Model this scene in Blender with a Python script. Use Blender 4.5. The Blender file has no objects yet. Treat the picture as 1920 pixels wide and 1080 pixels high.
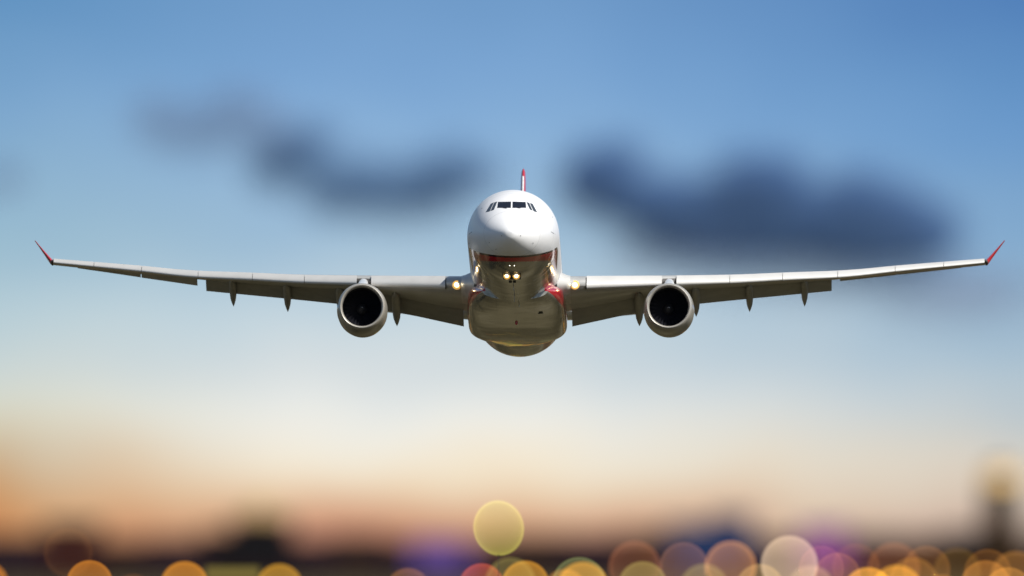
import bpy, bmesh, math, random
import numpy as np
from mathutils import Vector, Matrix
R = math.radians
scn = bpy.context.scene
C = scn.collection

# ------------------------------------------------------------------ camera
CAM = Vector((0.0, -2000.0, 6.0))          # long lens on a 6 m platform, airliner 2 km away
FPX = 61655.0                              # focal length in 1920-px-wide image units
HORIZON = 1050.0
cam = bpy.data.cameras.new('camera'); cam_o = bpy.data.objects.new('camera', cam); C.objects.link(cam_o)
cam.sensor_width = 36.0
cam.lens = 36.0 * FPX / 1920.0
cam.clip_start = 1.0; cam.clip_end = 400000.0
cam_o.location = CAM
cam_o.rotation_euler = (R(90) + (HORIZON - 540) / FPX, 0, 0)
cam.dof.use_dof = True
cam.dof.focus_distance = 2015.0
cam.dof.aperture_fstop = (cam.lens / 1000.0) / 3.5
scn.camera = cam_o

# ------------------------------------------------------------------ world sky and sun
SUN_EL, SUN_AZ = R(44), R(131)             # azimuth clockwise from +Y: behind the camera, to its right
w = bpy.data.worlds.new('World'); scn.world = w; w.use_nodes = True
nt = w.node_tree; nt.nodes.clear(); N = nt.nodes.new; L = nt.links.new

def math_node(tree, op, a, b=None, clamp=False):
    n = tree.nodes.new('ShaderNodeMath'); n.operation = op; n.use_clamp = clamp
    for i, v in enumerate((a, b)):
        if v is None: continue
        if isinstance(v, (int, float)): n.inputs[i].default_value = v
        else: tree.links.new(v, n.inputs[i])
    return n.outputs[0]

def lin(c):
    return tuple((v / 255 / 12.92) if v / 255 <= 0.04045 else ((v / 255 + 0.055) / 1.055) ** 2.4 for v in c)

def ramp(tree, fac, stops, interp='LINEAR'):
    n = tree.nodes.new('ShaderNodeValToRGB'); n.color_ramp.interpolation = interp
    e = n.color_ramp.elements
    while len(e) < len(stops): e.new(0.5)
    for k, (p, c) in enumerate(stops):
        e[k].position = p; e[k].color = (*c, 1)
    tree.links.new(fac, n.inputs[0]); return n.outputs[0]

def mixc(tree, fac, a, b):
    n = tree.nodes.new('ShaderNodeMix'); n.data_type = 'RGBA'
    if isinstance(fac, (int, float)): n.inputs[0].default_value = fac
    else: tree.links.new(fac, n.inputs[0])
    for k, v in ((6, a), (7, b)):
        if isinstance(v, tuple): n.inputs[k].default_value = (*v[:3], 1)
        else: tree.links.new(v, n.inputs[k])
    return n.outputs[2]

tc = N('ShaderNodeTexCoord'); sep = N('ShaderNodeSeparateXYZ'); L(tc.outputs['Generated'], sep.inputs[0])
SPAN = 0.0172                              # elevation (rad) covered by the dusk band
wn = N('ShaderNodeTexNoise'); wm = N('ShaderNodeMapping'); wm.inputs['Scale'].default_value = (190, 0, 420); L(tc.outputs['Generated'], wm.inputs[0]); L(wm.outputs[0], wn.inputs['Vector'])
wn.inputs['Scale'].default_value = 1.0; wn.inputs['Detail'].default_value = 1.0
haze_shift = math_node(nt, 'MULTIPLY', math_node(nt, 'SUBTRACT', wn.outputs[0], .5), .0022)
ev = math_node(nt, 'DIVIDE', math_node(nt, 'ADD', sep.outputs[2], haze_shift), SPAN, True)
az = math_node(nt, 'ADD', math_node(nt, 'MULTIPLY', sep.outputs[0], FPX / 1920.0), 0.5, True)
def band(stops):                           # stops given as (thousandths of a radian above the horizon, sRGB)
    return ramp(nt, ev, sorted((mr / 1000 / SPAN, lin(c)) for mr, c in stops))
left = band([(0, (150, 88, 62)), (.8, (190, 125, 85)), (1.6, (207, 146, 95)), (2.5, (203, 162, 118)), (3.3, (205, 185, 155)),
             (4.4, (218, 217, 198)), (5.7, (206, 215, 212)), (7.3, (184, 206, 215)), (9.7, (153, 187, 207)),
             (13.8, (124, 166, 205)), (17.1, (98, 147, 193))])
mid = band([(0, (180, 120, 100)), (.8, (205, 145, 118)), (1.6, (228, 190, 152)), (2.5, (243, 227, 200)), (3.3, (243, 236, 220)),
            (4.4, (236, 237, 232)), (5.7, (213, 221, 224)), (7.3, (197, 214, 223)), (9.7, (160, 190, 213)),
            (13.0, (137, 176, 215)), (14.8, (123, 165, 210)), (17.1, (112, 155, 201))])
right = band([(0, (150, 120, 118)), (.8, (190, 158, 148)), (1.6, (212, 192, 175)), (2.5, (218, 208, 194)), (3.3, (206, 205, 198)),
              (4.4, (190, 200, 205)), (5.7, (175, 196, 210)), (7.3, (156, 183, 205)), (9.7, (132, 170, 205)),
              (13.0, (108, 154, 203)), (14.8, (98, 145, 196)), (17.1, (82, 128, 185))])
f1 = math_node(nt, 'MULTIPLY', az, 3.6, True)
f2 = math_node(nt, 'MULTIPLY', math_node(nt, 'SUBTRACT', az, 0.52), 2.1, True)
dusk = mixc(nt, f2, mixc(nt, f1, left, mid), right)
sky = N('ShaderNodeTexSky'); sky.sky_type = 'NISHITA'; sky.sun_disc = False
sky.sun_elevation = SUN_EL; sky.sun_rotation = SUN_AZ; sky.air_density = 1.0; sky.dust_density = 1.0
bg1 = N('ShaderNodeBackground'); L(sky.outputs[0], bg1.inputs[0]); bg1.inputs[1].default_value = 0.08
bg2 = N('ShaderNodeBackground'); L(dusk, bg2.inputs[0]); bg2.inputs[1].default_value = 1.0
up = N('ShaderNodeMapRange'); up.interpolation_type = 'SMOOTHSTEP'; L(sep.outputs[2], up.inputs[0])
up.inputs[1].default_value = 0.018; up.inputs[2].default_value = 0.16
mx = N('ShaderNodeMixShader'); L(up.outputs[0], mx.inputs[0]); L(bg2.outputs[0], mx.inputs[1]); L(bg1.outputs[0], mx.inputs[2])
wo = N('ShaderNodeOutputWorld'); L(mx.outputs[0], wo.inputs[0])

sl = bpy.data.lights.new('sun', 'SUN'); so = bpy.data.objects.new('sun', sl); C.objects.link(so)
sl.energy = 5.0; sl.angle = R(0.5); sl.color = (1.0, 0.965, 0.90)
to_sun = Vector((math.sin(SUN_AZ) * math.cos(SUN_EL), math.cos(SUN_AZ) * math.cos(SUN_EL), math.sin(SUN_EL)))
so.rotation_euler = to_sun.to_track_quat('Z', 'Y').to_euler()
so.location = (300, -400, 500)

vs = scn.view_settings; vs.view_transform = 'Standard'; vs.look = 'None'; vs.exposure = 0.0; vs.gamma = 1.0; vs.use_curve_mapping = False
scn.cycles.transparent_max_bounces = 96; scn.cycles.max_bounces = 8; scn.cycles.volume_bounces = 1
scn.cycles.use_denoising = True
scn.cycles.sample_clamp_indirect = 4.0

# ------------------------------------------------------------------ helpers
def tag(o, label=None, cat=None, group=None, kind=None):
    for k, v in (('label', label), ('category', cat), ('group', group), ('kind', kind)):
        if v: o[k] = v
    return o
def empty(name, loc, rot=(0, 0, 0)):
    o = bpy.data.objects.new(name, None); C.objects.link(o); o.location = loc; o.rotation_euler = rot
    o.empty_display_size = 0.5; return o
def obj(name, bm, mat, parent=None, smooth=True, angle=40):
    bmesh.ops.recalc_face_normals(bm, faces=bm.faces)
    return obj_raw(name, bm, mat, parent, smooth, angle)
def obj_raw(name, bm, mat, parent=None, smooth=True, angle=40):
    me = bpy.data.meshes.new(name); bm.to_mesh(me); bm.free()
    for m in (mat if isinstance(mat, (list, tuple)) else [mat]): me.materials.append(m)
    if smooth:
        me.shade_smooth()
        me.set_sharp_from_angle(angle=R(angle))
    o = bpy.data.objects.new(name, me); C.objects.link(o)
    if parent: o.parent = parent
    return o
def copy_tree(o, parent=None):
    c = o.copy(); C.objects.link(c); c.parent = parent
    for ch in list(o.children): copy_tree(ch, c)
    return c
def loft(bm, rings, cap0=True, cap1=True, closed=True):
    vr = [[bm.verts.new(p) for p in r] for r in rings]
    n = len(vr[0])
    for a, b in zip(vr, vr[1:]):
        for i in range(n if closed else n - 1):
            j = (i + 1) % n
            bm.faces.new((a[i], a[j], b[j], b[i]))
    if cap0: bm.faces.new(vr[0][::-1])
    if cap1: bm.faces.new(vr[-1])
    return vr
def box(bm, x0, x1, y0, y1, z0, z1):
    v = [bm.verts.new((x, y, z)) for z in (z0, z1) for x, y in ((x0, y0), (x1, y0), (x1, y1), (x0, y1))]
    for f in ((3, 2, 1, 0), (4, 5, 6, 7), (0, 1, 5, 4), (1, 2, 6, 5), (2, 3, 7, 6), (3, 0, 4, 7)):
        bm.faces.new([v[i] for i in f])
def tube(bm, path, n=12, cap=True):        # path: (x, y, z, r) along y mostly; rings stand across the path
    rings = []
    P = [Vector(p[:3]) for p in path]
    for k, p in enumerate(path):
        d = (P[min(k + 1, len(P) - 1)] - P[max(k - 1, 0)]).normalized()
        a = Vector((1, 0, 0)) if abs(d.x) < .9 else Vector((0, 0, 1))
        u = d.cross(a).normalized(); v = d.cross(u)
        rings.append([P[k] + p[3] * (math.cos(t) * u + math.sin(t) * v) for t in [2 * math.pi * i / n for i in range(n)]])
    loft(bm, rings, cap, cap)
def lathe_y(bm, prof, cx, cz, n=64, close=False):   # prof (y, r) about an axis along y
    rings = [[(cx + r * math.cos(t), y, cz + r * math.sin(t)) for t in [2 * math.pi * i / n for i in range(n)]] for y, r in prof]
    loft(bm, rings, False, False)
def pchip(xs, ys):
    xs, ys = np.array(xs, float), np.array(ys, float); h = np.diff(xs); d = np.diff(ys) / h
    m = np.zeros(len(xs)); m[0], m[-1] = d[0], d[-1]
    for k in range(1, len(xs) - 1):
        if d[k - 1] * d[k] > 0:
            w1, w2 = 2 * h[k] + h[k - 1], h[k] + 2 * h[k - 1]
            m[k] = (w1 + w2) / (w1 / d[k - 1] + w2 / d[k])
    def f(x):
        x = min(max(x, xs[0]), xs[-1]); k = min(max(int(np.searchsorted(xs, x)) - 1, 0), len(h) - 1)
        t = (x - xs[k]) / h[k]
        return float((1 + 2 * t) * (1 - t) ** 2 * ys[k] + t * (1 - t) ** 2 * h[k] * m[k] + t * t * (3 - 2 * t) * ys[k + 1] + t * t * (t - 1) * h[k] * m[k + 1])
    return f

def pmat(name, col, rough=0.4, metal=0.0, coat=0.0, dirt=0.0, scale=1.5, bump=0.0, emit=None, estr=0.0, stretch=(1, 1, 1)):
    m = bpy.data.materials.new(name); m.use_nodes = True; t = m.node_tree; b = t.nodes['Principled BSDF']
    b.inputs['Base Color'].default_value = (*col, 1); b.inputs['Roughness'].default_value = rough
    b.inputs['Metallic'].default_value = metal; b.inputs['Coat Weight'].default_value = coat; b.inputs['Coat Roughness'].default_value = 0.06
    if dirt or bump:
        co = t.nodes.new('ShaderNodeTexCoord'); mp = t.nodes.new('ShaderNodeMapping'); mp.inputs['Scale'].default_value = stretch
        t.links.new(co.outputs['Object'], mp.inputs[0])
        nz = t.nodes.new('ShaderNodeTexNoise'); nz.inputs['Scale'].default_value = scale; nz.inputs['Detail'].default_value = 5
        t.links.new(mp.outputs[0], nz.inputs['Vector'])
    if dirt:
        fac = math_node(t, 'MULTIPLY', math_node(t, 'SUBTRACT', nz.outputs[0], 0.42), 3.0, True)
        t.links.new(mixc(t, math_node(t, 'MULTIPLY', fac, dirt), col, tuple(c * .45 for c in col)), b.inputs['Base Color'])
    if bump:
        bp = t.nodes.new('ShaderNodeBump'); bp.inputs['Strength'].default_value = bump; bp.inputs['Distance'].default_value = 0.02
        t.links.new(nz.outputs[0], bp.inputs['Height']); t.links.new(bp.outputs[0], b.inputs['Normal'])
    if emit:
        b.inputs['Emission Color'].default_value = (*emit, 1); b.inputs['Emission Strength'].default_value = estr
    return m

M = {
 'white': pmat('white_paint', (.80, .80, .80), .28, coat=.35, dirt=.06, scale=.9),
 'grey': pmat('grey_paint', (.46, .46, .44), .35, coat=.3, dirt=.35, scale=.8, stretch=(1, .25, 1)),
 'flapgrey': pmat('flap_paint', (.36, .36, .34), .4, dirt=.35, scale=1.4),
 'slat': pmat('slat_metal', (.64, .63, .60), .36, metal=.1, dirt=.12, scale=1.2),
 'dark': pmat('black_parts_and_shade', (.02, .02, .02), .7),
 'gap': pmat('slat_shade_and_base_grey', (.09, .085, .08), .7),
 'red': pmat('red_paint', (.62, .015, .03), .3, coat=.4),
 'chrome': pmat('inlet_metal', (.55, .52, .46), .34, metal=.45, dirt=.12, scale=2),
 'nacelle': pmat('nacelle_paint', (.40, .38, .33), .3, coat=.4, dirt=.3, scale=1.1),
 'liner': pmat('inlet_liner', (.03, .03, .035), .6),
 'fan': pmat('fan_blade', (.012, .012, .018), .5),
 'spinner': pmat('spinner_paint', (.012, .012, .014), .6),
 'swirl': pmat('swirl_paint', (.5, .5, .48), .6),
 'glass': pmat('cockpit_glass', (.012, .013, .018), .08, coat=.5),
 'sideglass': pmat('side_window_glass', (.05, .06, .07), .06, coat=.6),
 'lamp': pmat('landing_lamp', (1, 1, 1), .3, emit=(1, .88, .6), estr=20),
 'halo_inner': pmat('lamp_halo_inner', (.8, .6, .25), .3, emit=(1, .60, .16), estr=2.2),
 'halo_outer': pmat('lamp_halo_outer', (.55, .40, .16), .35, emit=(1, .52, .12), estr=.6),
 'lamp_small': pmat('small_lamp', (1, 1, 1), .3, emit=(1, .92, .75), estr=6),
 'tyre': pmat('tyre', (.02, .02, .02), .8),
 'exhaust': pmat('exhaust_metal', (.25, .22, .2), .4, metal=.9),
}

# livery: white upper body, dark red band under the nose, grey belly
def livery():
    m = bpy.data.materials.new('fuselage_livery'); m.use_nodes = True; t = m.node_tree; b = t.nodes['Principled BSDF']
    co = t.nodes.new('ShaderNodeTexCoord'); s = t.nodes.new('ShaderNodeSeparateXYZ'); t.links.new(co.outputs['Object'], s.inputs[0])
    S, Z = s.outputs[1], s.outputs[2]
    over = math_node(t, 'MULTIPLY', math_node(t, 'MAXIMUM', math_node(t, 'SUBTRACT', math_node(t, 'MINIMUM', S, 20.0), 9.0), 0.0), -0.055)
    top = math_node(t, 'ADD', math_node(t, 'MINIMUM', math_node(t, 'SUBTRACT', math_node(t, 'MULTIPLY', S, .235), 2.47), -.76), over)
    dk = math_node(t, 'SUBTRACT', top, .14)
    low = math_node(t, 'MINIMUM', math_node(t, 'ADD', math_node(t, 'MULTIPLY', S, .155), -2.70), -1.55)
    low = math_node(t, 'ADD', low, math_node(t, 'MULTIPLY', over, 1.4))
    step = lambda e: math_node(t, 'MULTIPLY', math_node(t, 'SUBTRACT', e, Z), 60.0, True)
    nz = t.nodes.new('ShaderNodeTexNoise'); nz.inputs['Scale'].default_value = .7; nz.inputs['Detail'].default_value = 6
    mp = t.nodes.new('ShaderNodeMapping'); mp.inputs['Scale'].default_value = (1.3, .16, 1.3)
    t.links.new(co.outputs['Object'], mp.inputs[0]); t.links.new(mp.outputs[0], nz.inputs['Vector'])
    d = math_node(t, 'MULTIPLY', math_node(t, 'SUBTRACT', nz.outputs[0], .4), 2.2, True)
    white = mixc(t, math_node(t, 'MULTIPLY', d, .07), (.87, .87, .87), (.6, .59, .55))
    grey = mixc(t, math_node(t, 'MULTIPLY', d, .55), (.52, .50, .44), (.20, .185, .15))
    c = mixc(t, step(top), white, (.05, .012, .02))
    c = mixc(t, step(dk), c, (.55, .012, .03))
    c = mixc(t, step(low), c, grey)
    # panel joints: rings every 2.65 m and lengthwise laps on the belly
    ring = math_node(t, 'GREATER_THAN', math_node(t, 'ABSOLUTE', math_node(t, 'SUBTRACT', math_node(t, 'FRACT', math_node(t, 'DIVIDE', math_node(t, 'ADD', S, .75), 2.65)), .5)), .4915)
    lap = math_node(t, 'LESS_THAN', math_node(t, 'ABSOLUTE', math_node(t, 'SUBTRACT', math_node(t, 'ABSOLUTE', s.outputs[0]), 1.15)), .022)
    keel = math_node(t, 'LESS_THAN', math_node(t, 'ABSOLUTE', s.outputs[0]), .02)
    laps = math_node(t, 'MULTIPLY', math_node(t, 'MAXIMUM', lap, keel), math_node(t, 'MULTIPLY', math_node(t, 'LESS_THAN', Z, -2.0), math_node(t, 'GREATER_THAN', S, 7.0)))
    c = mixc(t, math_node(t, 'MAXIMUM', math_node(t, 'MULTIPLY', ring, .25), math_node(t, 'MULTIPLY', laps, .6)), c, (.05, .048, .045))
    t.links.new(c, b.inputs['Base Color'])
    t.links.new(math_node(t, 'MULTIPLY', step(low), .45), b.inputs['Metallic'])
    gl = step(top)
    t.links.new(math_node(t, 'SUBTRACT', .34, math_node(t, 'MULTIPLY', gl, .19)), b.inputs['Roughness'])
    t.links.new(math_node(t, 'ADD', .12, math_node(t, 'MULTIPLY', gl, .7)), b.inputs['Coat Weight'])
    t.links.new(math_node(t, 'SUBTRACT', .25, math_node(t, 'MULTIPLY', gl, .2)), b.inputs['Coat Roughness'])
    b.inputs['Specular IOR Level'].default_value = .35
    n2 = t.nodes.new('ShaderNodeTexNoise'); n2.inputs['Scale'].default_value = .55; n2.inputs['Detail'].default_value = 1.5; t.links.new(co.outputs['Object'], n2.inputs['Vector'])
    bp = t.nodes.new('ShaderNodeBump'); bp.inputs['Distance'].default_value = .12
    t.links.new(math_node(t, 'ADD', .12, math_node(t, 'MULTIPLY', gl, .5)), bp.inputs['Strength'])
    t.links.new(math_node(t, 'ADD', nz.outputs[0], math_node(t, 'MULTIPLY', n2.outputs[0], 1.6)), bp.inputs['Height']); t.links.new(bp.outputs[0], b.inputs['Normal'])
    return m
M['livery'] = livery()

# ------------------------------------------------------------------ ground
def ground_mat():
    m = bpy.data.materials.new('airfield_grass'); m.use_nodes = True; t = m.node_tree; b = t.nodes['Principled BSDF']
    g = t.nodes.new('ShaderNodeNewGeometry'); nz = t.nodes.new('ShaderNodeTexNoise'); nz.inputs['Scale'].default_value = .02; nz.inputs['Detail'].default_value = 8
    t.links.new(g.outputs['Position'], nz.inputs['Vector'])
    c = ramp(t, nz.outputs[0], [(.3, (.012, .010, .006)), (.45, (.035, .030, .016)), (.56, (.10, .085, .048)), (.64, (.17, .15, .10)), (.74, (.02, .017, .012))])
    t.links.new(c, b.inputs['Base Color']); b.inputs['Roughness'].default_value = .95; b.inputs['Specular IOR Level'].default_value = 0.0
    return m
bm = bmesh.new(); S = 90000
v = [bm.verts.new(p) for p in ((-S, -9000, 0), (S, -9000, 0), (S, S, 0), (-S, S, 0))]; bm.faces.new(v)
tag(obj('ground', bm, ground_mat(), smooth=False), 'dark flat ground reaching to the hazy horizon', 'ground', kind='structure')

bm = bmesh.new()
v = [bm.verts.new(p) for p in ((-3000, 7000, .01), (3000, 7000, .01), (3000, 40000, .01), (-3000, 40000, .01))]; bm.faces.new(v)
cg = pmat('city_asphalt', (.016, .008, .009), .95, dirt=.4, scale=.01); cg.node_tree.nodes['Principled BSDF'].inputs['Specular IOR Level'].default_value = 0
tag(obj('city_ground', bm, cg, smooth=False), 'dark plum coloured city ground under the skyline', 'ground', kind='structure')

# ------------------------------------------------------------------ the airliner; its own frame: x to picture right, y aft of the nose, z up
PITCH, YAW = R(7.19), -0.012
plane = empty('airliner', (CAM.x - 0.02, 0, 26.78), (PITCH * -1, 0, YAW))
tag(plane, 'white twin engine airliner with red stripe under its nose flying straight at the viewer', 'airplane')
SN, CS = math.sin(R(7.70)), math.cos(R(7.70))   # front elevation: height on the picture = z*CS - y*SN

ss = [0, .06, .2, .5, 1, 1.5, 2, 2.6, 3.2, 4, 5, 6, 7, 8, 9.5, 42, 47, 52, 57, 61, 63.7]
zt = pchip(ss, [-.85, -.66, -.48, -.22, .13, .46, .78, 1.14, 1.5, 1.92, 2.3, 2.55, 2.71, 2.79, 2.82, 2.82, 2.82, 2.8, 2.65, 2.4, 2.1])
zb = pchip(ss, [-.85, -1.1, -1.29, -1.52, -1.80, -2.0, -2.15, -2.31, -2.44, -2.57, -2.69, -2.77, -2.81, -2.82, -2.82, -2.82, -2.2, -1.2, 0.0, 1.0, 1.7])
hw = pchip(ss, [.0, .27, .50, .82, 1.21, 1.52, 1.77, 1.99, 2.18, 2.39, 2.58, 2.70, 2.78, 2.81, 2.82, 2.82, 2.65, 2.15, 1.4, .75, .2])
zc = pchip(ss, [-.85, -.84, -.83, -.8, -.74, -.68, -.62, -.54, -.45, -.34, -.2, -.1, -.03, 0, 0, 0, .2, .6, 1.2, 1.65, 1.9])
def section(s, a):
    x = hw(s) * math.cos(a); sn = math.sin(a); c = zc(s)
    return Vector((x, s, c + sn * ((zt(s) - c) if sn > 0 else (c - zb(s)))))
def inside(p):
    if p.y <= 0: return False
    c = zc(p.y); h = (zt(p.y) - c) if p.z > c else (c - zb(p.y))
    return (p.x / max(hw(p.y), 1e-6)) ** 2 + ((p.z - c) / max(h, 1e-6)) ** 2 < 1
def on_skin(x, hgt, off=.006):             # skin point seen at (x, height) in the front elevation
    lo, hi = -1.0, 30.0
    f = lambda s: Vector((x, s, (hgt + s * SN) / CS))
    prev = lo
    for k in range(1, 600):
        s = lo + k * .05
        if inside(f(s)): hi = s; lo = s - .05; break
    for _ in range(30):
        m_ = (lo + hi) / 2
        if inside(f(m_)): hi = m_
        else: lo = m_
    return f(lo) - Vector((0, CS, SN)) * off
stations = [0.002, .03, .08, .15, .25, .4, .55, .75, 1] + [1 + .25 * k for k in range(1, 37)] + [11, 13, 16, 20, 26, 32, 38, 42] + [43 + k for k in range(0, 21)] + [63.7]
bm = bmesh.new(); NS = 128
loft(bm, [[section(s, 2 * math.pi * k / NS) for k in range(NS)] for s in stations])
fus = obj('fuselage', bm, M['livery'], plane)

def px(x, y, s=3.0):                       # front-elevation metres from measured image units
    return ((x - 959.3 - .36 * s) / 30.65, -(y - 410) / 30.65)
def skin_patch(name, poly, mat, parent, s=3.0, off=.012, sub=5, cham=True):
    """closed thin pane lying on the skin; poly = 4 corners (front elevation, measured)"""
    q = [px(*p, s) for p in poly]
    bm = bmesh.new(); g = []
    for i in range(sub + 1):
        row = []
        for j in range(sub + 1):
            u, v_ = i / sub, j / sub
            x = (1 - u) * ((1 - v_) * q[0][0] + v_ * q[3][0]) + u * ((1 - v_) * q[1][0] + v_ * q[2][0])
            h = (1 - u) * ((1 - v_) * q[0][1] + v_ * q[3][1]) + u * ((1 - v_) * q[1][1] + v_ * q[2][1])
            row.append(bm.verts.new(on_skin(x, h, off)))
        g.append(row)
    for i in range(sub):
        for j in range(sub): bm.faces.new((g[i][j], g[i + 1][j], g[i + 1][j + 1], g[i][j + 1]))
    return obj(name, bm, mat, parent)
wins = [([(933.6, 379.0), (958.2, 378.4), (958.0, 390.4), (932.2, 390.4)], 'glass'),
        ([(960.8, 378.4), (985.2, 379.2), (986.6, 390.2), (960.8, 390.4)], 'glass'),
        ([(986.6, 379.2), (991.9, 380.8), (998.7, 395.9), (993.2, 393.2)], 'sideglass'),
        ([(992.9, 380.9), (998.2, 382.6), (1007.4, 398.9), (1000.2, 396.6)], 'sideglass'),
        ([(932.2, 378.2), (926.6, 380.0), (919.6, 396.4), (926.4, 393.6)], 'sideglass'),
        ([(925.9, 379.8), (919.8, 382.4), (910.4, 398.6), (918.5, 396.8)], 'sideglass')]
for poly, mt in wins: skin_patch('cockpit_window', poly, M[mt], plane, 3.0)
for sx in (0, 1):                          # wipers resting below the two front panes
    poly = [(943 + 26 * sx, 389.4), (950 + 26 * sx, 390.6), (950 + 26 * sx, 391.6), (943 + 26 * sx, 390.6)]
    skin_patch('wiper', poly, M['dark'], plane, 3.0, .03, 2)
for a, b_ in (((880.2, 439.2), (886.4, 434.6)), ((1034, 434.4), (1041.8, 439.2))):
    skin_patch('door_sill', [a, b_, (b_[0], b_[1] + .9), (a[0], a[1] + .9)], M['dark'], plane, 8.0, .01, 3)
for x, y in ((941.3, 442.6), (977, 442.2), (917.8, 455.2), (999.6, 456.1), (930.5, 467.6), (903, 391), (1015, 392), (1034.5, 407.5), (878.3, 456.5)):
    q = on_skin(*px(x, y, 2.5), 0); bm = bmesh.new()
    tube(bm, [(q.x, q.y + .05, q.z, .018), (q.x, q.y - .03, q.z, .024), (q.x, q.y - .06, q.z, .012)], 8)
    obj('air_probe', bm, M['dark'], plane)

# cabin windows along both sides: one shared pane mesh
bm = bmesh.new()
loft(bm, [[(xx, .115 * math.copysign(abs(math.cos(t)) ** .6, math.cos(t)), .165 * math.copysign(abs(math.sin(t)) ** .6, math.sin(t))) for t in [2 * math.pi * k / 16 for k in range(16)]] for xx in (-.01, .008)])
first = obj('cabin_window', bm, M['sideglass'], plane)
zw = .45; xw = math.sqrt(2.82 ** 2 - zw ** 2); n_ = 0
for sd in (-1, 1):
    for k in range(40):
        s_ = 10.4 + k * .98
        c = first if n_ == 0 else first.copy()
        if n_: C.objects.link(c); c.parent = plane
        c.location = (sd * xw, s_, zw); c.rotation_euler = (0, -math.asin(zw / 2.82) if sd > 0 else math.pi + math.asin(zw / 2.82), 0); n_ += 1

# nose gear bay with taxi lights, wheels almost retracted
skin_patch('gear_bay_shade', [(942, 511.5), (977.5, 511.5), (976, 524), (943.5, 524)], M['dark'], plane, 6.2, .012, 6)  # flat black patch on the skin, painted as the dark of the open bay
def lamp(parent, p, r, mat='lamp', halo=True):
    bm = bmesh.new()
    lathe_y(bm, [(p.y, r), (p.y - .03, r * .8), (p.y - .045, r * .4), (p.y - .05, .002)], p.x, p.z, 20)
    l = obj('landing_light', bm, M[mat], parent)
    if halo:                            # lamp halo put in as two glowing rings, inner bright, outer dimmer gold
        bm = bmesh.new(); lathe_y(bm, [(p.y + .04, r * 1.0), (p.y - .0, r * 1.3), (p.y - .02, r * 1.55), (p.y - .01, r * 1.6)], p.x, p.z, 28)
        obj('halo_inner', bm, M['halo_inner'], l)
        bm = bmesh.new(); lathe_y(bm, [(p.y - .011, r * 1.601), (p.y - .02, r * 2.1), (p.y + .02, r * 2.5), (p.y + .12, r * 2.6)], p.x, p.z, 28)
        obj('lamp_halo_outer', bm, M['halo_outer'], l)
    return l
for x in (950.7, 968.3):
    lamp(plane, on_skin(*px(x, 516.8, 6.2), .12), .085)
for x in (956, 964.4):
    lamp(plane, on_skin(*px(x, 498.3, 3.5), .02), .018, 'lamp_small', False)
for x in (956.6, 964.2):
    q = on_skin(*px(x, 527.5, 6.6), .03); bm = bmesh.new()
    prof = [(q.x - .10, .0), (q.x - .10, .15), (q.x - .07, .2), (q.x + .07, .2), (q.x + .10, .15), (q.x + .10, 0)]
    loft(bm, [[(xx, q.y + .1 + max(r_, .005) * math.cos(t), q.z + .12 + max(r_, .005) * math.sin(t)) for t in [2 * math.pi * k / 24 for k in range(24)]] for xx, r_ in prof])
    obj('nose_wheel', bm, M['tyre'], plane)

# belly fairing
fs = [17, 18.5, 20, 22, 24.5, 28, 33, 35.5, 38, 40]
fh = pchip(fs, [2.0, 2.45, 2.76, 2.93, 3.02, 3.06, 3.05, 2.8, 2.2, 1.4]); fb = pchip(fs, [-2.70, -2.84, -2.92, -2.99, -3.04, -3.08, -3.05, -2.95, -2.8, -2.65])
ft = pchip(fs, [-1.9, -1.5, -1.2, -1.0, -.9, -.8, -.8, -.9, -1.2, -1.6]); fn = pchip(fs, [2.2, 2.4, 2.7, 3.2, 3.6, 4.0, 4.0, 3.4, 2.6, 2.2])
def fsec(s):
    out = []
    c = (fb(s) + ft(s)) / 2 + .15
    for k in range(72):
        a = 2 * math.pi * k / 72; n = fn(s)
        cx, sx = math.cos(a), math.sin(a)
        out.append(Vector((fh(s) * math.copysign(abs(cx) ** (2 / n), cx), s, c + math.copysign(abs(sx) ** (2 / n), sx) * ((ft(s) - c) if sx > 0 else (c - fb(s))))))
    return out
bm = bmesh.new(); loft(bm, [fsec(17 + k * .5) for k in range(47)])
def fairing_mat():
    m = M['livery'].copy(); m.name = 'fairing_livery'; return m
belly = obj('belly_fairing', bm, M['livery'], plane, angle=60)

for x, s, h in ((0, 9.5, .28), (0, 14.2, .35), (.25, 17.6, .2)):
    bm = bmesh.new(); z = zb(s)
    loft(bm, [[(x + w_, s + d0, zz) for w_, d0 in ((0, a0), (-.025, (a0 + a1) / 2), (0, a1), (.025, (a0 + a1) / 2))] for zz, a0, a1 in ((z + .02, 0, .42), (z - h, .2, .42))])
    obj('blade_antenna', bm, M['grey'], plane, smooth=False)
bm = bmesh.new(); tube(bm, [(0, 25.0, fb(25) + .01, .09), (0, 25.0, fb(25) - .1, .08), (0, 25.0, fb(25) - .15, .02)], 16); obj('beacon', bm, M['red'], belly)
for sx in (1,):                            # cooling air inlet on the fairing shoulder
    bm = bmesh.new(); zf = -2.45
    for a, b_, c_, d_ in (((sx * 1.42, 19.3), (sx * 1.64, 19.3), 0, .22),):
        pts = []
        for xx, yy in ((a[0], 21.0), (b_[0], 21.0), (b_[0] + sx * .05, 21.8), (a[0] - sx * .05, 21.8)):
            pts.append((xx, yy))
        ff = lambda x_, s_: fb(s_) + (abs(x_) / fh(s_)) ** fn(s_) * .42 - .012
        loft(bm, [[(x_, s_, ff(x_, s_)) for x_, s_ in pts], [(x_, s_, ff(x_, s_) + .05) for x_, s_ in pts]])
    obj('air_inlet', bm, M['dark'], belly, smooth=False)

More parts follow.
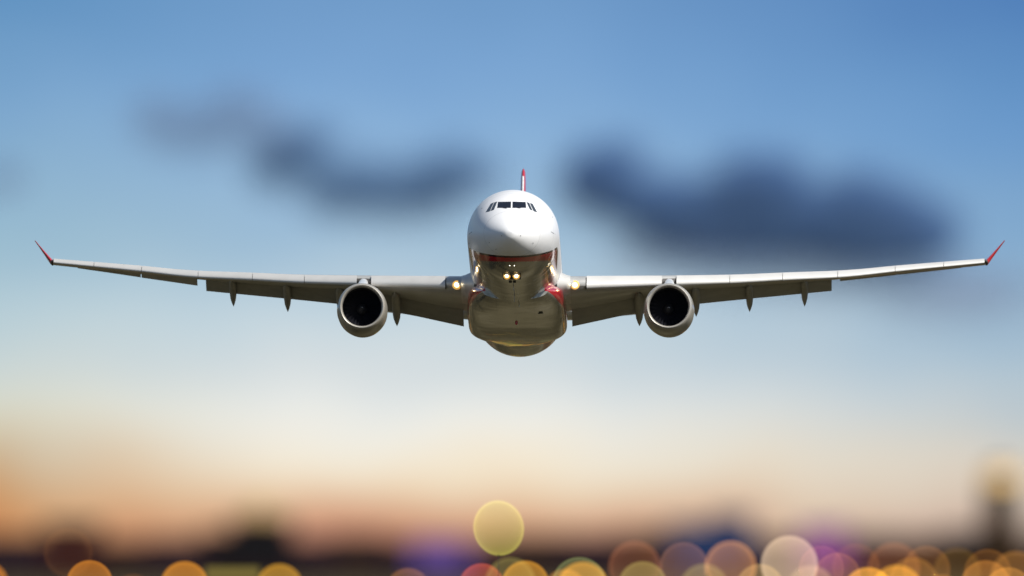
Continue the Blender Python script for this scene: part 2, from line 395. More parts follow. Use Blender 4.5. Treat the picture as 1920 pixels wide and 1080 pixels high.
# ------------------------------------------------------------------ wings
sLE = lambda x: 21.0 + .655 * (x - 2.82)
def sTE(x): return 31.8 + (x - 2.82) * .075 if x < 9.5 else 32.3 + (x - 9.5) * .436
topH = pchip([2, 9, 13, 16.5, 20, 23.6, 28.9], [-3.51, -3.487, -3.437, -3.296, -3.168, -2.85, -2.43])   # crest of the leading edge, front elevation
zTE = pchip([2, 3.3, 9.5, 14, 19.4, 23.6, 28.9], [-1.6, -1.42, -.15, .42, 1.15, 1.78, 2.64])
tcr = pchip([2, 9, 20, 29], [.128, .118, .108, .105])
slc = pchip([2, 9, 20, 29], [.085, .10, .14, .19])      # slat chord fraction
def naca(xi, t, up):
    yt = 5 * t * (.2969 * math.sqrt(xi) - .126 * xi - .3516 * xi ** 2 + .2843 * xi ** 3 - .1036 * xi ** 4)
    cam_ = .018 * (1 - (2 * xi - .8) ** 2 / .64 if xi < .4 else 1 - ((xi - .4) / .6) ** 2)
    return cam_ + (yt if up else -yt)
XI = [0, .003, .008, .016, .03, .05, .08, .12, .17, .23, .3, .38, .47, .56, .66, .76, .86, .94, 1]
SLAT_ROT = R(15)
def frame(x, zle):
    a, b_ = Vector((sLE(x), zle)), Vector((sTE(x), zTE(x)))
    c = (b_ - a).length; e = (b_ - a) / c; n = Vector((-e.y, e.x))
    return a, c, e, n
def foil(x, zle, xi, up):
    a, c, e, n = frame(x, zle); p = a + e * (xi * c) + n * (naca(xi, tcr(x), up) * c); return p
def slat_prof(x, zle, grow=.012):
    """closed crescent: outer skin lower edge -> nose -> upper trailing lip, then back inside"""
    a, c, e, n = frame(x, zle); k = slc(x)
    outer = [foil(x, zle, xi, False) for xi in (k * .30, k * .2, k * .1, k * .04)] + [foil(x, zle, xi, True) for xi in (0, k * .03, k * .08, k * .18, k * .32, k * .5, k * .7, k * .85, k)]
    piv = foil(x, zle, k, True) + n * .02
    ctr = a + e * (k * .6 * c) + n * .0
    th = .05 * c * k + .02
    inner = []
    for i, p in enumerate(outer):
        d = (ctr - p).normalized(); tt = th * math.sin(math.pi * i / (len(outer) - 1)) + .008
        inner.append(p + d * tt)
    cs, sn = math.cos(SLAT_ROT), math.sin(SLAT_ROT)
    def rot(p):
        q = p - piv + n * .02
        return piv + Vector((q.x * cs - q.y * sn, q.x * sn + q.y * cs)) - e * (.22 * k * c) - n * (.012 * c * k)
    out = [rot(p) for p in outer]; inn = [rot(p) for p in inner]
    return out + inn[::-1]
zle_cache = {}
def zLE(x):
    x = round(x, 4)
    if x not in zle_cache:
        h = max(p.y * CS - p.x * SN for p in slat_prof(x, 0.0)); z = (topH(x) - h) / CS
        for _ in range(6):
            h = max(p.y * CS - p.x * SN for p in slat_prof(x, z)); z += (topH(x) - h) / CS
        zle_cache[x] = z
    return zle_cache[x]
def wing_ring(x, cut=1.0):
    z = zLE(x); xs_ = [xi for xi in XI if xi < cut] + [cut]
    k = slc(x) * 1.02; sb = .5 if 4.3 < x < 28.9 else 0.0   # nose set back behind the slats
    a, c, e, n = frame(x, z)
    def pt(xi, up):
        if sb and xi < k:
            u = k * sb + xi * (1 - sb); p = a + e * (u * c)
            q = foil(x, z, k, up) - a - e * (k * c)
            return p + q * math.sqrt(xi / k) * .98
        return foil(x, z, xi, up)
    pts = [pt(xi, True) for xi in xs_[::-1]] + [pt(xi, False) for xi in xs_[1:]]
    return [Vector((x, p.x, p.y)) for p in pts]
def zlow(x, s):                            # lower skin height at station s
    a, c, e, n = frame(x, zLE(x)); xi = min(max((s - a.x) / c, 0.0), 1.0)
    return foil(x, zLE(x), xi, False).y
def mir(pts, sd): return [Vector((p.x * sd, p.y, p.z)) for p in pts]

FLAPS = {'in': ((3.35, 33.5, -2.16, 2.5), (6.2, 33.6, -1.52, 2.35), (8.9, 33.75, -.98, 2.1)),
         'out': ((8.96, 33.75, -.97, 2.1), (11.2, 34.6, -.60, 1.85), (14.0, 35.75, -.16, 1.65), (19.38, 38.1, .67, 1.3))}
FAIR = [(7.5, 26.6, 34.6, -2.0, .26), (11.0, 28.6, 35.6, -1.28, .235), (14.3, 30.6, 37.0, -.79, .225), (17.7, 32.7, 38.5, -.25, .215)]
ENG = (9.42, 18.8, -2.87)
def flap_ring(p, ang, fl=1.0):
    x, s, z, c = p; out = []
    c *= fl
    ca, sa = math.cos(ang), math.sin(ang)
    prof = [(1, .004), (.8, .04), (.55, .08), (.3, .11), (.12, .095), (.03, .05), (0, 0), (.03, -.035), (.12, -.05), (.3, -.045), (.55, -.025), (.8, -.01), (1, -.004)]
    for u, v_ in prof:
        ds, dz = (u - 1) * c, v_ * c
        out.append(Vector((x, s + ds * ca + dz * sa, z - ds * sa + dz * ca)))
    return out
SPANX = [2.4, 3.2, 4.28, 4.36, 6, 7.6, 9.0, 9.5, 9.9, 11.5, 13, 14.5, 16, 17.7, 19.4, 21.5, 23.6, 25.8, 27.6, 28.86, 28.9]
SLATS = [(4.35, 8.95), (9.85, 13.1), (13.13, 16.35), (16.38, 19.75), (19.78, 23.3), (23.33, 26.3), (26.33, 28.85)]

def build_side(sd):
    bm = bmesh.new()
    vr = loft(bm, [mir(wing_ring(x), sd) for x in SPANX])
    nx = len(XI)
    wing = obj('wing', bm, [M['grey'], M['gap']], plane, angle=50)
    for f in wing.data.polygons:           # shade of the slat gaps painted on the wing nose as dark grey
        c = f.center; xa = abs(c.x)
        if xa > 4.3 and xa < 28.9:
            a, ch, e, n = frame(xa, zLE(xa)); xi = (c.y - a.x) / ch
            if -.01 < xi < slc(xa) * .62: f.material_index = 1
    for x0, x1 in SLATS:
        n_ = 5; rings = []
        for k in range(n_ + 1):
            x = x0 + (x1 - x0) * k / n_
            rings.append([Vector((sd * x, p.x, p.y)) for p in slat_prof(x, zLE(x))])
        bm = bmesh.new(); loft(bm, rings); obj('slat', bm, M['slat'], wing, angle=50)
    for key, ang in (('in', R(17)), ('out', R(17))):
        bm = bmesh.new(); loft(bm, [mir(flap_ring(p, ang, 1.38), sd) for p in FLAPS[key]]); obj('flap', bm, M['flapgrey'], wing, angle=45)
    # aileron: left one hangs a little, right one is nearly faired
    for xa, xb, da, db in ((19.9, 23.4, .27 if sd < 0 else .07, .17 if sd < 0 else .03), (23.45, 27.4, .16 if sd < 0 else .03, .02 if sd < 0 else .0)):
        pr = []
        for x in (xa, (xa + xb) / 2, xb):
            c = .3 * (sTE(x) - sLE(x)); dr = da + (db - da) * (x - xa) / (xb - xa)
            pr.append(((x, sTE(x) + .02, zTE(x) - dr * c - .012, c), R(2) + dr))
        bm = bmesh.new(); loft(bm, [mir(flap_ring(p, an), sd) for p, an in pr]); obj('aileron', bm, M['grey'], wing, angle=45)
    for x, s0, s1, z1, r in FAIR:
        L_ = s1 - s0; zz0 = zlow(x, s0)
        sm = s0 + L_ * .58; zm = min(zlow(x, min(sm, sTE(x))) - r * .55, z1 + .9)
        prof = [(0, .06), (.04, .4), (.1, .7), (.2, .93), (.35, 1), (.58, 1.04), (.74, 1.0), (.86, .82), (.94, .45), (1, .03)]
        pth = []
        for u, k in prof:
            s = s0 + L_ * u
            if u <= .58: z = zz0 + (zm - zz0) * (u / .58) ** .8
            else:
                t_ = (u - .58) / .42; z = zm + (z1 - zm) * (.55 * t_ + .45 * t_ * t_)
            pth.append((sd * x, s, z, r * k))
        bm = bmesh.new(); tube(bm, pth, 20); obj('flap_track_fairing', bm, M['flapgrey'], wing)
    # winglet
    bm = bmesh.new(); rings = []
    zt_ = (zTE(28.9) + zLE(28.9)) / 2
    for t_, s0, c_ in ((0, 38.9, 1.9), (.3, 39.6, 1.5), (.65, 40.35, 1.05), (1, 41.1, .55)):
        x = 28.95 + 1.12 * t_ + .03; z = zt_ + .03 + 1.62 * t_; th = .075 * c_ * (1 - .45 * t_)
        ring = []
        for u in (1, .7, .35, .12, 0):  ring.append((x - th * .8 * math.sin(math.pi * u ** .6), s0 + c_ * u, z + th * .5 * math.sin(math.pi * u ** .6)))
        for u in (.12, .35, .7):  ring.append((x + th * .8 * math.sin(math.pi * u ** .6), s0 + c_ * u, z - th * .5 * math.sin(math.pi * u ** .6)))
        rings.append(mir([Vector(q) for q in ring], sd))
    loft(bm, rings); obj('winglet', bm, M['red'], wing, angle=50)
    bm = bmesh.new()
    tube(bm, [(sd * 28.93, 38.3, zt_ - .03, .03), (sd * 28.95, 38.8, zt_ + .02, .10), (sd * 29.0, 39.6, zt_ + .05, .13), (sd * 28.98, 40.7, zt_ + .06, .06)], 12)
    obj('winglet_base', bm, M['gap'], wing)
    # landing light in the wing root leading edge
    xr = 3.63
    p = Vector((sd * xr, 0, 0)); z = zLE(xr); q = foil(xr, z, .002, False)
    lamp(wing, Vector((sd * xr, q.x - .02, q.y - .02)), .11)
    # engine
    ex, es, ez = ENG; ex *= sd
    bm = bmesh.new()
    lathe_y(bm, [(es + .22, 1.44), (es + .5, 1.49), (es + 1.1, 1.545), (es + 2, 1.56), (es + 3, 1.53), (es + 4, 1.42), (es + 5, 1.25), (es + 5.7, 1.1), (es + 5.7, 1.03), (es + 4.5, 1.05)], ex, ez)
    eng = obj('engine', bm, M['nacelle'], plane)
    bm = bmesh.new()
    lathe_y(bm, [(es + .226, 1.441), (es + .1, 1.40), (es + .03, 1.36), (es, 1.315), (es + .03, 1.262), (es + .1, 1.225), (es + .25, 1.195), (es + .34, 1.19)], ex, ez, 96)
    obj('inlet_lip', bm, M['chrome'], eng)
    bm = bmesh.new(); lathe_y(bm, [(es + .335, 1.189), (es + .8, 1.195), (es + 1.5, 1.22), (es + 2.2, 1.22)], ex, ez)
    obj('inlet_duct', bm, M['liner'], eng)
    bm = bmesh.new()
    for k in range(26):
        a = 2 * math.pi * k / 26; pr = []
        for rr, tw, ch in ((.34, R(30), .16), (.8, R(50), .2), (1.2, R(62), .24)):
            ct, st = math.cos(a), math.sin(a)
            for sg in (-1, 1):
                tx = sg * ch * math.sin(tw) * .9; ty = sg * ch * math.cos(tw)
                pr.append(bm.verts.new((ex + rr * ct - tx * st, es + 1.45 + ty, ez + rr * st + tx * ct)))
        for i in (0, 2): bm.faces.new((pr[i], pr[i + 1], pr[i + 3], pr[i + 2]))
    lathe_y(bm, [(es + 1.75, 1.21), (es + 1.76, .2)], ex, ez, 48)
    obj('fan', bm, M['fan'], eng)
    bm = bmesh.new(); lathe_y(bm, [(es + .88, .004), (es + .93, .08), (es + 1.05, .19), (es + 1.25, .30), (es + 1.4, .345), (es + 1.6, .345)], ex, ez, 32)
    spn = obj('spinner', bm, M['spinner'], eng)
    bm = bmesh.new(); prev = None
    for k in range(25):
        a = k / 24 * R(400); rr = .04 + .10 * k / 24; wd = .028
        row = []
        for r2 in (rr - wd / 2, rr + wd / 2):
            yy = es + .88 + (r2 / .345) ** 1.35 * .5 - .018
            row.append(bm.verts.new((ex + r2 * math.cos(a), yy, ez + r2 * math.sin(a))))
        if prev: bm.faces.new((prev[0], prev[1], row[1], row[0]))
        prev = row
    obj('spiral_mark', bm, M['swirl'], spn)
    bm = bmesh.new(); lathe_y(bm, [(es + 5.2, 1.04), (es + 5.6, .85), (es + 6.6, .62), (es + 6.6, .56), (es + 5.5, .5)], ex, ez, 40)
    lathe_y(bm, [(es + 6.0, .42), (es + 6.8, .3), (es + 7.6, .01)], ex, ez, 32)
    obj('exhaust_nozzle', bm, M['exhaust'], eng)
    # pylon
    bm = bmesh.new(); rings = []
    for s, zlo, zhi, wd in ((19.9, -1.52, -1.36, .10), (20.5, -1.52, -1.2, .24), (21.6, -1.52, -.98, .29), (23.2, -1.55, -.66, .31), (24.8, -1.9, -.36, .31), (25.9, -1.9, -.22, .32), (28.0, -1.7, -.3, .3), (31.5, -.9, -.5, .12)):
        rings.append([Vector((ex + wd * a, s, zlo + (zhi - zlo) * b_)) for a, b_ in ((-1, 0), (-1, .75), (-.75, .93), (-.3, 1), (.3, 1), (.75, .93), (1, .75), (1, 0))])
    loft(bm, rings); obj('pylon', bm, M['white'], eng, angle=50)
    bm = bmesh.new()
    tube(bm, [(ex - sd * 0.9, es + 1.5, ez + 1.2, .01), (ex - sd * .93, es + 2.0, ez + 1.33, .04), (ex - sd * .94, es + 2.9, ez + 1.38, .03), (ex - sd * .92, es + 3.2, ez + 1.2, .01)], 8)
    obj('nacelle_strake', bm, M['nacelle'], eng)
    # tailplane
    bm = bmesh.new(); rings = []
    for x, s0, c_, z in ((.9, 55.2, 5.0, 1.72), (3, 56.6, 4.3, 1.88), (6, 58.5, 3.2, 2.25), (9.5, 60.8, 2.0, 2.72)):
        rings.append([Vector((sd * x, s0 + c_ * u, z + v_ * c_)) for u, v_ in ((1, 0), (.6, .035), (.25, .05), (.06, .03), (0, 0), (.06, -.03), (.25, -.05), (.6, -.035))])
    loft(bm, rings); obj('tailplane', bm, M['grey'], plane)

for sd in (-1, 1): build_side(sd)

# wing root cuffs and fin
for sd in (-1, 1):
    bm = bmesh.new(); rings = []
    for x, g in ((2.55, .34), (2.85, .2), (3.1, .09), (3.35, .02)):
        z = zLE(x); ring = []
        a, c, e, n = frame(x, z)
        for xi, up in [(x_, True) for x_ in (.5, .38, .3, .23, .17, .12, .08, .05, .03, .016, .008, .003, 0)] + [(x_, False) for x_ in (.003, .008, .016, .03, .05, .08, .12, .17, .23, .3, .38, .5)]:
            p = foil(x, z, xi, up)
            d = (p - (a + e * (.12 * c))).normalized()
            q = p + d * g
            ring.append(Vector((sd * x, q.x, q.y)))
        rings.append(ring)
    loft(bm, rings); obj('wing_root_fillet', bm, M['slat'], plane, angle=60)
bm = bmesh.new(); rings = []
def fin_ring(s0, c_, z, k=1.0, grow=0.0, u1=1.0):
    pr = [(u, .042 * math.sin(math.pi * min(1, u) ** .55)) for u in (1, .8, .6, .4, .25, .12, .05, .015, 0) if u <= u1]
    pts = [Vector(((v_ * c_ + grow) * k, s0 + c_ * u - (grow if u == 0 else 0), z)) for u, v_ in pr]
    pts += [Vector((-p.x, p.y, p.z)) for p in pts[-2::-1]]
    return pts
FIN = ((50.0, 8.6, 2.3), (52.6, 7.2, 4.6), (55.2, 5.7, 7.0), (57.2, 4.5, 8.95), (58.9, 3.55, 10.72), (59.35, 3.25, 11.13), (59.8, 2.8, 11.32), (60.3, 2.2, 11.38))
for k, (s0, c_, z) in enumerate(FIN): rings.append(fin_ring(s0, c_, z, (1, 1, 1, 1, 1, .9, .6, .15)[k]))
loft(bm, rings); fin = obj('tail_fin', bm, M['red'], plane, angle=50)
bm = bmesh.new(); rings = []
for s0, c_, z in FIN[:5]: rings.append([Vector((x, s0 - .03 + d, z)) for x, d in ((-.062, .16), (-.055, .05), (-.03, .0), (0, -.01), (.03, 0), (.055, .05), (.062, .16))])
loft(bm, rings); obj('fin_leading_edge', bm, M['white'], fin)

# ------------------------------------------------------------------ distant things; P() gives metres at a distance
def at(x, y, D):
    """point D metres down the line of sight, x right of the axis and y below the horizon in lens units"""
    return Vector(((x - 960) / FPX * D, CAM.y + D, CAM.z + (HORIZON - y) / FPX * D))

# clouds: closed volume lumps, dusk shade put into their dark blue colour
def cloud_mat(name, dens, col):
    m = bpy.data.materials.new(name); m.use_nodes = True; t = m.node_tree; t.nodes.clear()
    v_ = t.nodes.new('ShaderNodeVolumePrincipled'); v_.inputs['Density'].default_value = dens; v_.inputs['Color'].default_value = (*col, 1)
    v_.inputs['Anisotropy'].default_value = 0.0
    o = t.nodes.new('ShaderNodeOutputMaterial'); t.links.new(v_.outputs[0], o.inputs['Volume']); return m
def cloud(name, lumps, mat, label, D=30000.0, fringe=None):
    """lumps: (x, y, rx, ry) in lens units"""
    k = D / FPX
    root = at(sum(l[0] for l in lumps) / len(lumps), sum(l[1] for l in lumps) / len(lumps), D)
    bm = bmesh.new(); rnd = random.Random(name + label)
    for x, y, rx, ry in lumps:
        p = at(x, y, D) - root
        mt = Matrix.Translation((p.x, rnd.uniform(-8, 8), p.z)) @ Matrix.Diagonal((rx * k, 45, ry * k, 1))
        bmesh.ops.create_icosphere(bm, subdivisions=3, radius=1, matrix=mt)
    o = obj(name, bm, mat, None); o.location = root
    r = o.modifiers.new('union', 'REMESH'); r.mode = 'VOXEL'; r.voxel_size = 3.0
    if fringe:
        bm = bmesh.new()
        for x, y, rx, ry in lumps:
            p = at(x, y, D) - root
            mt = Matrix.Translation((p.x, 0, p.z - 4 * k)) @ Matrix.Diagonal(((rx + 32) * k, 70, (ry + 32) * k, 1))
            bmesh.ops.create_icosphere(bm, subdivisions=3, radius=1, matrix=mt)
        f = obj('cloud_fringe', bm, fringe, o); r = f.modifiers.new('union', 'REMESH'); r.mode = 'VOXEL'; r.voxel_size = 4.0
    return tag(o, label, 'cloud')
CM = cloud_mat('dense_cloud', .045, (.20, .37, .70)); CM2 = cloud_mat('cloud', .028, (.24, .42, .68)); CM3 = cloud_mat('thin_cloud', .009, (.30, .42, .62)); CF = cloud_mat('cloud_edge', .006, (.26, .42, .66)); CF2 = cloud_mat('wisp_edge', .0022, (.34, .42, .60)); CM4 = cloud_mat('veil_cloud', .0055, (.42, .44, .62))
cloud('cloud', [(1125, 335, 72, 66), (1230, 378, 120, 56), (1330, 388, 125, 58), (1430, 366, 80, 82), (1165, 300, 40, 34), (1385, 320, 40, 30), (1475, 330, 40, 34), (1610, 350, 50, 30), (1690, 380, 44, 30), (1530, 402, 130, 66), (1650, 408, 105, 72), (1740, 432, 62, 54), (1450, 446, 270, 38), (1640, 470, 150, 30)], CM,
      'large dark blue cloud bank right of the airliner', fringe=CF)
cloud('cloud', [(555, 290, 62, 40), (590, 262, 36, 22), (520, 318, 40, 20), (650, 340, 82, 34), (690, 318, 34, 20), (850, 300, 36, 20), (640, 372, 60, 14), (720, 358, 85, 36), (815, 335, 92, 42), (880, 322, 50, 26), (770, 372, 85, 22)], CM2,
      'smaller dark blue cloud left of the airliner nose', fringe=CF)
cloud('cloud', [(325, 236, 70, 36), (290, 212, 36, 24), (372, 262, 60, 18), (425, 228, 85, 46), (440, 190, 40, 18), (510, 258, 70, 36), (470, 212, 50, 30)], CM3, 'faint grey blue cloud wisp in the upper left sky', fringe=CF2)
cloud('cloud', [(1590, 520, 210, 26), (1300, 480, 170, 30), (1440, 505, 220, 28), (1780, 545, 160, 40)], CM4, 'thin violet grey veil under the large dark cloud bank', fringe=CF2)
cloud('cloud', [(5, 335, 50, 34)], CM3, 'faint small cloud at the left edge of the sky')

# city on the horizon
def bmat(name, col, emit=None, es=0):
    m = pmat(name, col, .9, dirt=.3, scale=.2, emit=emit, estr=es); m.node_tree.nodes['Principled BSDF'].inputs['Specular IOR Level'].default_value = .05; return m
BM = {'plum': bmat('plum_brick', (.030, .016, .020)), 'brown': bmat('brown_brick', (.040, .022, .014)), 'black': bmat('dark_stone', (.008, .007, .007)),
      'navy': bmat('navy_cladding', (.02, .045, .13)), 'maroon': bmat('maroon_render', (.03, .006, .008)), 'tan': bmat('sandstone', (.04, .024, .012)),
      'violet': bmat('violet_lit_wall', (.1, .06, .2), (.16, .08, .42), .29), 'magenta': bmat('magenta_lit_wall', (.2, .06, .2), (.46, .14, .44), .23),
      'roof': bmat('roof_felt', (.02, .016, .016)), 'wglass': pmat('dark_window', (.02, .02, .025), .15),
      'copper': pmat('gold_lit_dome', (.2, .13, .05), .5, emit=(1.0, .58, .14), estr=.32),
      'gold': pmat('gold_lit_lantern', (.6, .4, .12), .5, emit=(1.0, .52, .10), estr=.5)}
win_me = None
def window_mesh():
    global win_me
    bm = bmesh.new(); box(bm, -.9, .9, -.06, .0, 0, 1.5)
    bmesh.ops.recalc_face_normals(bm, faces=bm.faces)
    win_me = bpy.data.meshes.new('window'); bm.to_mesh(win_me); bm.free(); win_me.materials.append(BM['wglass'])
window_mesh()
def block(x, wd, top, D, mat, label, cat='building', group=None, dome=False, depth=22):
    k = D / FPX; p = at(x, top, D); W = wd * k / 2; H = p.z
    root = empty('city_building' if not dome else 'domed_hall', (p.x, p.y, 0)); tag(root, label, cat, group)
    hwall = H * (.76 if dome else 1)
    bm = bmesh.new(); box(bm, -W, W, 0, depth, 0, hwall - .6); wall = obj('wall', bm, BM[mat], root, smooth=False)
    bm = bmesh.new(); box(bm, -W - .3, W + .3, -.3, depth + .3, hwall - .6, hwall); rf = obj('roof', bm, BM['roof'], root, smooth=False)
    if dome:
        bm = bmesh.new(); rings = []
        for j in range(9):
            a = j / 8 * math.pi / 2; rings.append([(W * .46 * math.cos(a) * math.cos(t) + 0, depth / 2 + W * .46 * math.cos(a) * math.sin(t), hwall + (H - hwall) * math.sin(a)) for t in [2 * math.pi * i / 32 for i in range(32)]])
        rings[-1] = [(.05 * math.cos(2 * math.pi * i / 32), depth / 2 + .05 * math.sin(2 * math.pi * i / 32), H) for i in range(32)]
        loft(bm, rings); obj('dome', bm, BM['copper'], root)
    nw = max(2, int(W * 2 / 5)); nf = max(1, int((hwall - 1) / 3.4))
    for f in range(nf):
        for q in range(nw):
            o = bpy.data.objects.new('window', win_me); C.objects.link(o); o.parent = root
            o.location = (-W + (q + .5) * 2 * W / nw, 0, 1.0 + f * 3.4)
    return root
rows = [(30, 150, 1022, 16200, 'plum', 'low plum brick block at the far left of the skyline'),
        (135, 105, 1000, 15600, 'maroon', 'dark maroon block behind the dim ring light on the left'),
        (235, 110, 1033, 16400, 'brown', 'low brown block just right of the maroon block'),
        (330, 110, 1028, 16000, 'plum', 'plum block left of the gold domed hall'),
        (420, 90, 1014, 16300, 'black', 'narrow black block touching the left of the domed hall'),
        (580, 100, 1030, 16100, 'plum', 'plum block touching the right of the domed hall'),
        (670, 110, 1022, 16500, 'brown', 'brown block halfway between domed hall and violet building'),
        (745, 70, 1032, 16200, 'plum', 'small plum block left of the violet lit building'),
        (905, 80, 1036, 16200, 'plum', 'low plum block behind the pale yellow light'),
        (1000, 130, 1022, 16400, 'brown', 'wide brown block right of the pale yellow light'),
        (1110, 110, 1024, 16100, 'plum', 'plum block left of the first brown ring light'),
        (1210, 100, 1016, 16500, 'brown', 'brown block left of the two navy buildings'),
        (1455, 90, 1026, 16300, 'plum', 'plum block behind the large cream light'),
        (1620, 110, 1022, 16200, 'plum', 'plum block right of the magenta lit building'),
        (1725, 110, 1024, 16500, 'brown', 'brown block two places left of the gold topped tower'),
        (1805, 80, 1014, 16100, 'black', 'black block at the left foot of the gold topped tower'),
        (1935, 60, 1020, 16300, 'brown', 'brown block at the right edge of the skyline')]
for x, wd, top, D, mt, lb in rows: block(x, wd * 1.04, top - 20, D, mt, lb, group='far city buildings on the horizon')
block(490, 118, 938, 15800, 'black', 'black hall with dim gold lit dome on the left half of the skyline', 'hall', dome=True)
block(825, 105, 1010, 16000, 'violet', 'violet lit building left of the pale yellow light')
block(1545, 90, 985, 16000, 'magenta', 'magenta lit building right of the large cream light')
block(1290, 90, 980, 16600, 'navy', 'lower of two navy buildings, on the left of the pair', group='pair of navy buildings')
block(1372, 75, 964, 16800, 'navy', 'taller of two navy buildings, on the right of the pair', group='pair of navy buildings')
# tower with gold lantern
k = 16000 / FPX; p = at(1876, 908, 16000)
tw = empty('skyline_tower', (p.x, p.y, 0)); tag(tw, 'tall dark tower with gold lit top at the right edge', 'tower', group=None)
H = p.z; wv = 35 * k
bm = bmesh.new(); loft(bm, [[(r * math.cos(t), 12 + r * math.sin(t), z) for t in [2 * math.pi * (i + .5) / 8 for i in range(8)]] for r, z in ((wv * 1.15, 0), (wv * 1.05, H * .3), (wv * 1.0, H * .97), (wv * 1.0, H))])
obj('shaft', bm, BM['tan'], tw, smooth=False)
bm = bmesh.new(); loft(bm, [[(r * math.cos(t), 12 + r * math.sin(t), z) for t in [2 * math.pi * (i + .5) / 16 for i in range(16)]] for r, z in ((wv * .95, H + .01), (wv * .95, H + 6), (wv * .8, H + 7))])
obj('lantern', bm, BM['gold'], tw)
bm = bmesh.new(); loft(bm, [[(r * math.cos(t), 12 + r * math.sin(t), z) for t in [2 * math.pi * (i + .5) / 16 for i in range(16)]] for r, z in ((wv * .85, H + 7.01), (wv * .5, H + 9), (.1, H + 11))])
obj('cap', bm, BM['tan'], tw)

# ------------------------------------------------------------------ lens blur discs of far lamps, built as globes, 2.2 km away: glow and bright rim imitate the blur, masts added
def globe_mat(name, col, flat, rim, Rg, op=0.0):
    m = bpy.data.materials.new(name); m.use_nodes = True; t = m.node_tree; t.nodes.clear()
    tr = t.nodes.new('ShaderNodeBsdfTransparent'); tr.inputs[0].default_value = (1 - op / 4,) * 3 + (1,)
    em = t.nodes.new('ShaderNodeEmission'); em.inputs[0].default_value = (*col, 1); em.inputs[1].default_value = flat / 4
    ad = t.nodes.new('ShaderNodeAddShader'); t.links.new(tr.outputs[0], ad.inputs[0]); t.links.new(em.outputs[0], ad.inputs[1])
    ve = t.nodes.new('ShaderNodeEmission'); ve.inputs[0].default_value = (*col, 1); ve.inputs[1].default_value = 1.5 * rim / (.7 * Rg)
    o = t.nodes.new('ShaderNodeOutputMaterial'); t.links.new(ad.outputs[0], o.inputs['Surface']); t.links.new(ve.outputs[0], o.inputs['Volume'])
    return m
MAST = pmat('mast_paint', (.03, .03, .03), .6)
def lamp_blur_globe(i, x, y, r, col, flat, rim, label, op=0.0, tilt=0.0):
    D = 2120 + (i * 37 % 15) * 12.0
    p = at(x, y, D); Rg = (r - 3) * D / FPX
    root = empty('lamp_blur_globe', (p.x, p.y, 0)); tag(root, label, 'lamp', 'lamp blur discs along the bottom, built as glowing globes')
    bm = bmesh.new()
    bmesh.ops.create_uvsphere(bm, u_segments=64, v_segments=32, radius=Rg)
    inner = bmesh.ops.create_uvsphere(bm, u_segments=64, v_segments=32, radius=Rg * .93)
    bm.normal_update()
    fset = {f for v_ in inner['verts'] for f in v_.link_faces}
    bmesh.ops.reverse_faces(bm, faces=list(fset))
    g = obj_raw('globe', bm, globe_mat('blur_disc_glow', col, flat, rim, Rg, op), root, True, 180)
    g.location = (0, 0, p.z)
    if tilt: g.rotation_euler = (0, tilt, 0); g.scale = (.96, 1, 1.05)
    bm = bmesh.new(); tube(bm, [(0, 0, 0, .04), (0, 0, p.z - Rg - .05, .02)], 10); obj('mast', bm, MAST, root)
    bm = bmesh.new(); tube(bm, [(0, 0, p.z - Rg - .06, .05), (0, 0, p.z - Rg + .02, .12)], 12); obj('collar', bm, MAST, root)
OR, YE, OL, RD, CRM, BR, MV = (1, .34, .025), (1, .44, .03), (.75, .62, .16), (.85, .13, .05), (1, .72, .48), (.85, .28, .08), (.9, .40, .22)
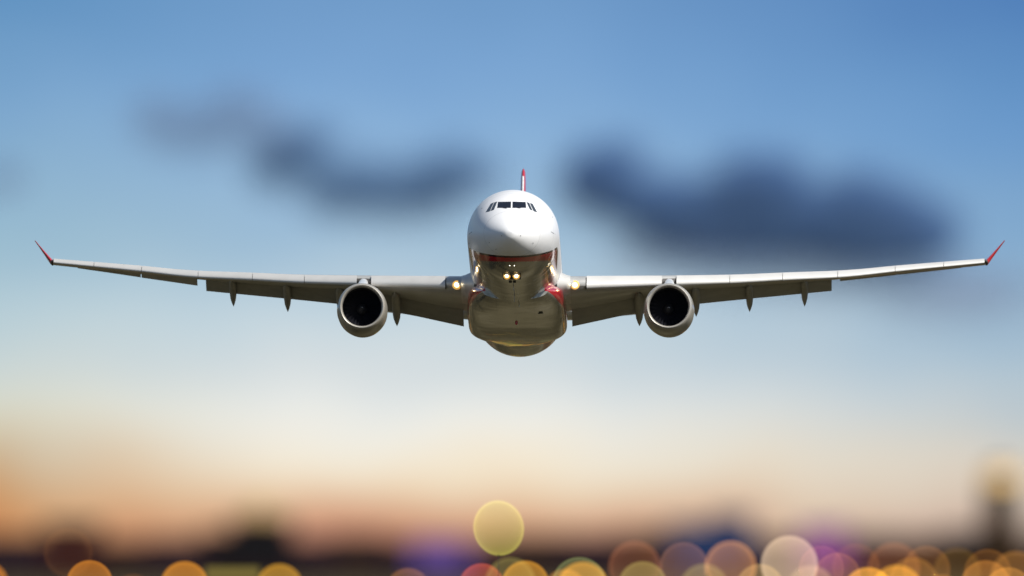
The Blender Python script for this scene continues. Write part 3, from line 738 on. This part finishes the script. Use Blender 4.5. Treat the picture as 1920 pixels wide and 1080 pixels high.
G = [(935, 990, 53, (.66, .62, .10), .20, .30, 'tall pale yellow lamp blur disc standing highest, under the airliner', .25, R(-12)),
     (1480, 1058, 57, CRM, .36, .18, 'largest lamp blur disc, creamy pink and brightest on the right', .25),
     (1370, 1062, 51, (1, .42, .12), .11, .30, 'brown lamp blur disc with a strong orange rim left of the cream lamp'),
     (1282, 1062, 49, MV, .08, .08, 'faint mauve lamp blur disc between two brown ring lamps'),
     (1190, 1063, 52, (.9, .3, .12), .045, .13, 'dim red brown lamp blur disc, leftmost of the row near the navy buildings'),
     (1205, 1098, 49, OL, .13, .13, 'olive lamp blur disc low in front of the dim red brown lamp'),
     (1320, 1103, 49, OL, .10, .12, 'olive lamp blur disc low below the faint mauve lamp'),
     (1425, 1103, 49, (.95, .6, .2), .12, .12, 'tan lamp blur disc low left of the cream lamp foot'),
     (1520, 1106, 49, (.95, .65, .3), .12, .12, 'beige lamp blur disc low right of the cream lamp foot'),
     (985, 1096, 48, YE, .20, .26, 'bright amber lamp blur disc right below the pale yellow lamp'),
     (957, 1092, 50, OL, .06, .14, 'grey olive lamp blur ring behind the bright amber lamp'),
     (903, 1099, 46, RD, .18, .26, 'red lamp blur disc at the foot of the pale yellow lamp'),
     (1093, 1102, 52, YE, .27, .26, 'golden yellow lamp blur disc low between red brown lamp and amber lamp'),
     (1086, 1096, 55, (.6, .7, .25), .04, .14, 'greenish lamp blur ring around the golden yellow lamp'),
     (1060, 1108, 44, (1, .40, .06), .14, .14, 'orange lamp blur disc peeking left of the golden yellow lamp'),
     (1540, 1066, 46, (.9, .3, .2), .03, .07, 'very faint pink lamp blur ring in front of the magenta building'),
     (1605, 1064, 48, BR, .03, .06, 'very faint brown lamp blur ring right of the magenta building'),
     (1676, 1066, 52, BR, .06, .12, 'brown lamp blur ring third from the right of the cream lamp'),
     (1737, 1068, 48, (.85, .32, .06), .05, .09, 'dim umber lamp blur ring left of the olive brown ring lamp'),
     (1795, 1071, 47, (.7, .36, .06), .05, .08, 'olive brown lamp blur ring left of the tower foot'),
     (1852, 1074, 48, (.8, .30, .05), .04, .10, 'rust lamp blur ring right under the dark tower'),
     (1905, 1080, 50, (.9, .38, .07), .09, .14, 'rust orange lamp blur disc cut by the right picture edge'),
     (1628, 1112, 52, YE, .38, .24, 'bright gold lamp blur disc, left one of the overlapping gold pair'),
     (1682, 1108, 52, YE, .28, .26, 'bright gold lamp blur disc, right one of the overlapping gold pair'),
     (1848, 1098, 51, (1, .38, .06), .13, .12, 'orange lamp blur disc low before the rust ring lamp under the tower'),
     (1765, 1119, 44, (1, .38, .06), .12, .12, 'orange lamp blur disc lowest below the olive brown ring lamp'),
     (1570, 1080, 47, (.9, .33, .08), .05, .10, 'rusty lamp blur ring between the beige lamp and the gold pair'),
     (1712, 1092, 50, (.9, .40, .07), .07, .12, 'amber lamp blur ring just right of the gold pair'),
     (1890, 1110, 50, (1, .42, .06), .12, .12, 'orange lamp blur disc lowest of all under the tower at the right'),
     (128, 1036, 49, (.7, .26, .06), .012, .05, 'dim dark lamp blur ring, highest on the left'),
     (168, 1094, 47, OR, .20, .22, 'burnt orange lamp blur disc under the dim dark ring lamp'),
     (346, 1097, 48, (1, .37, .02), .27, .26, 'clear orange lamp blur disc alone left of the domed hall'),
     (524, 1101, 47, (.95, .46, .03), .24, .24, 'golden brown lamp blur disc alone under the domed hall'),
     (765, 1107, 45, (.9, .35, .07), .09, .10, 'dim brown lamp blur disc under the violet lit building'),
     (-28, 1095, 46, OR, .28, .2, 'orange lamp blur disc cut by the left picture edge'),
     (250, 1118, 45, (.8, .25, .05), .03, .05, 'barely visible brown lamp blur disc between two orange lamps on the left')]
for i, g in enumerate(G): lamp_blur_globe(i, *g)

# olive strip of light, built as a glowing box on added legs, 2.6 km away
p = at(436, 1062, 2600); hb = empty('olive_glow_strip', (p.x, p.y, 0)); tag(hb, 'long olive yellow strip of light, built as a glowing box, between two orange lamps on the left', 'light strip')
bm = bmesh.new(); box(bm, -2.1, 2.1, 0, .35, p.z - 1.6, p.z)
obj('strip_glow_box', bm, pmat('olive_strip_glow', (.04, .035, .01), .6, emit=(.30, .21, .015), estr=.36), hb, smooth=False)
for x in (-1.7, 1.7):
    bm = bmesh.new(); box(bm, x - .06, x + .06, .1, .22, 0, p.z - 1.601); obj('added_leg', bm, MAST, hb, smooth=False)
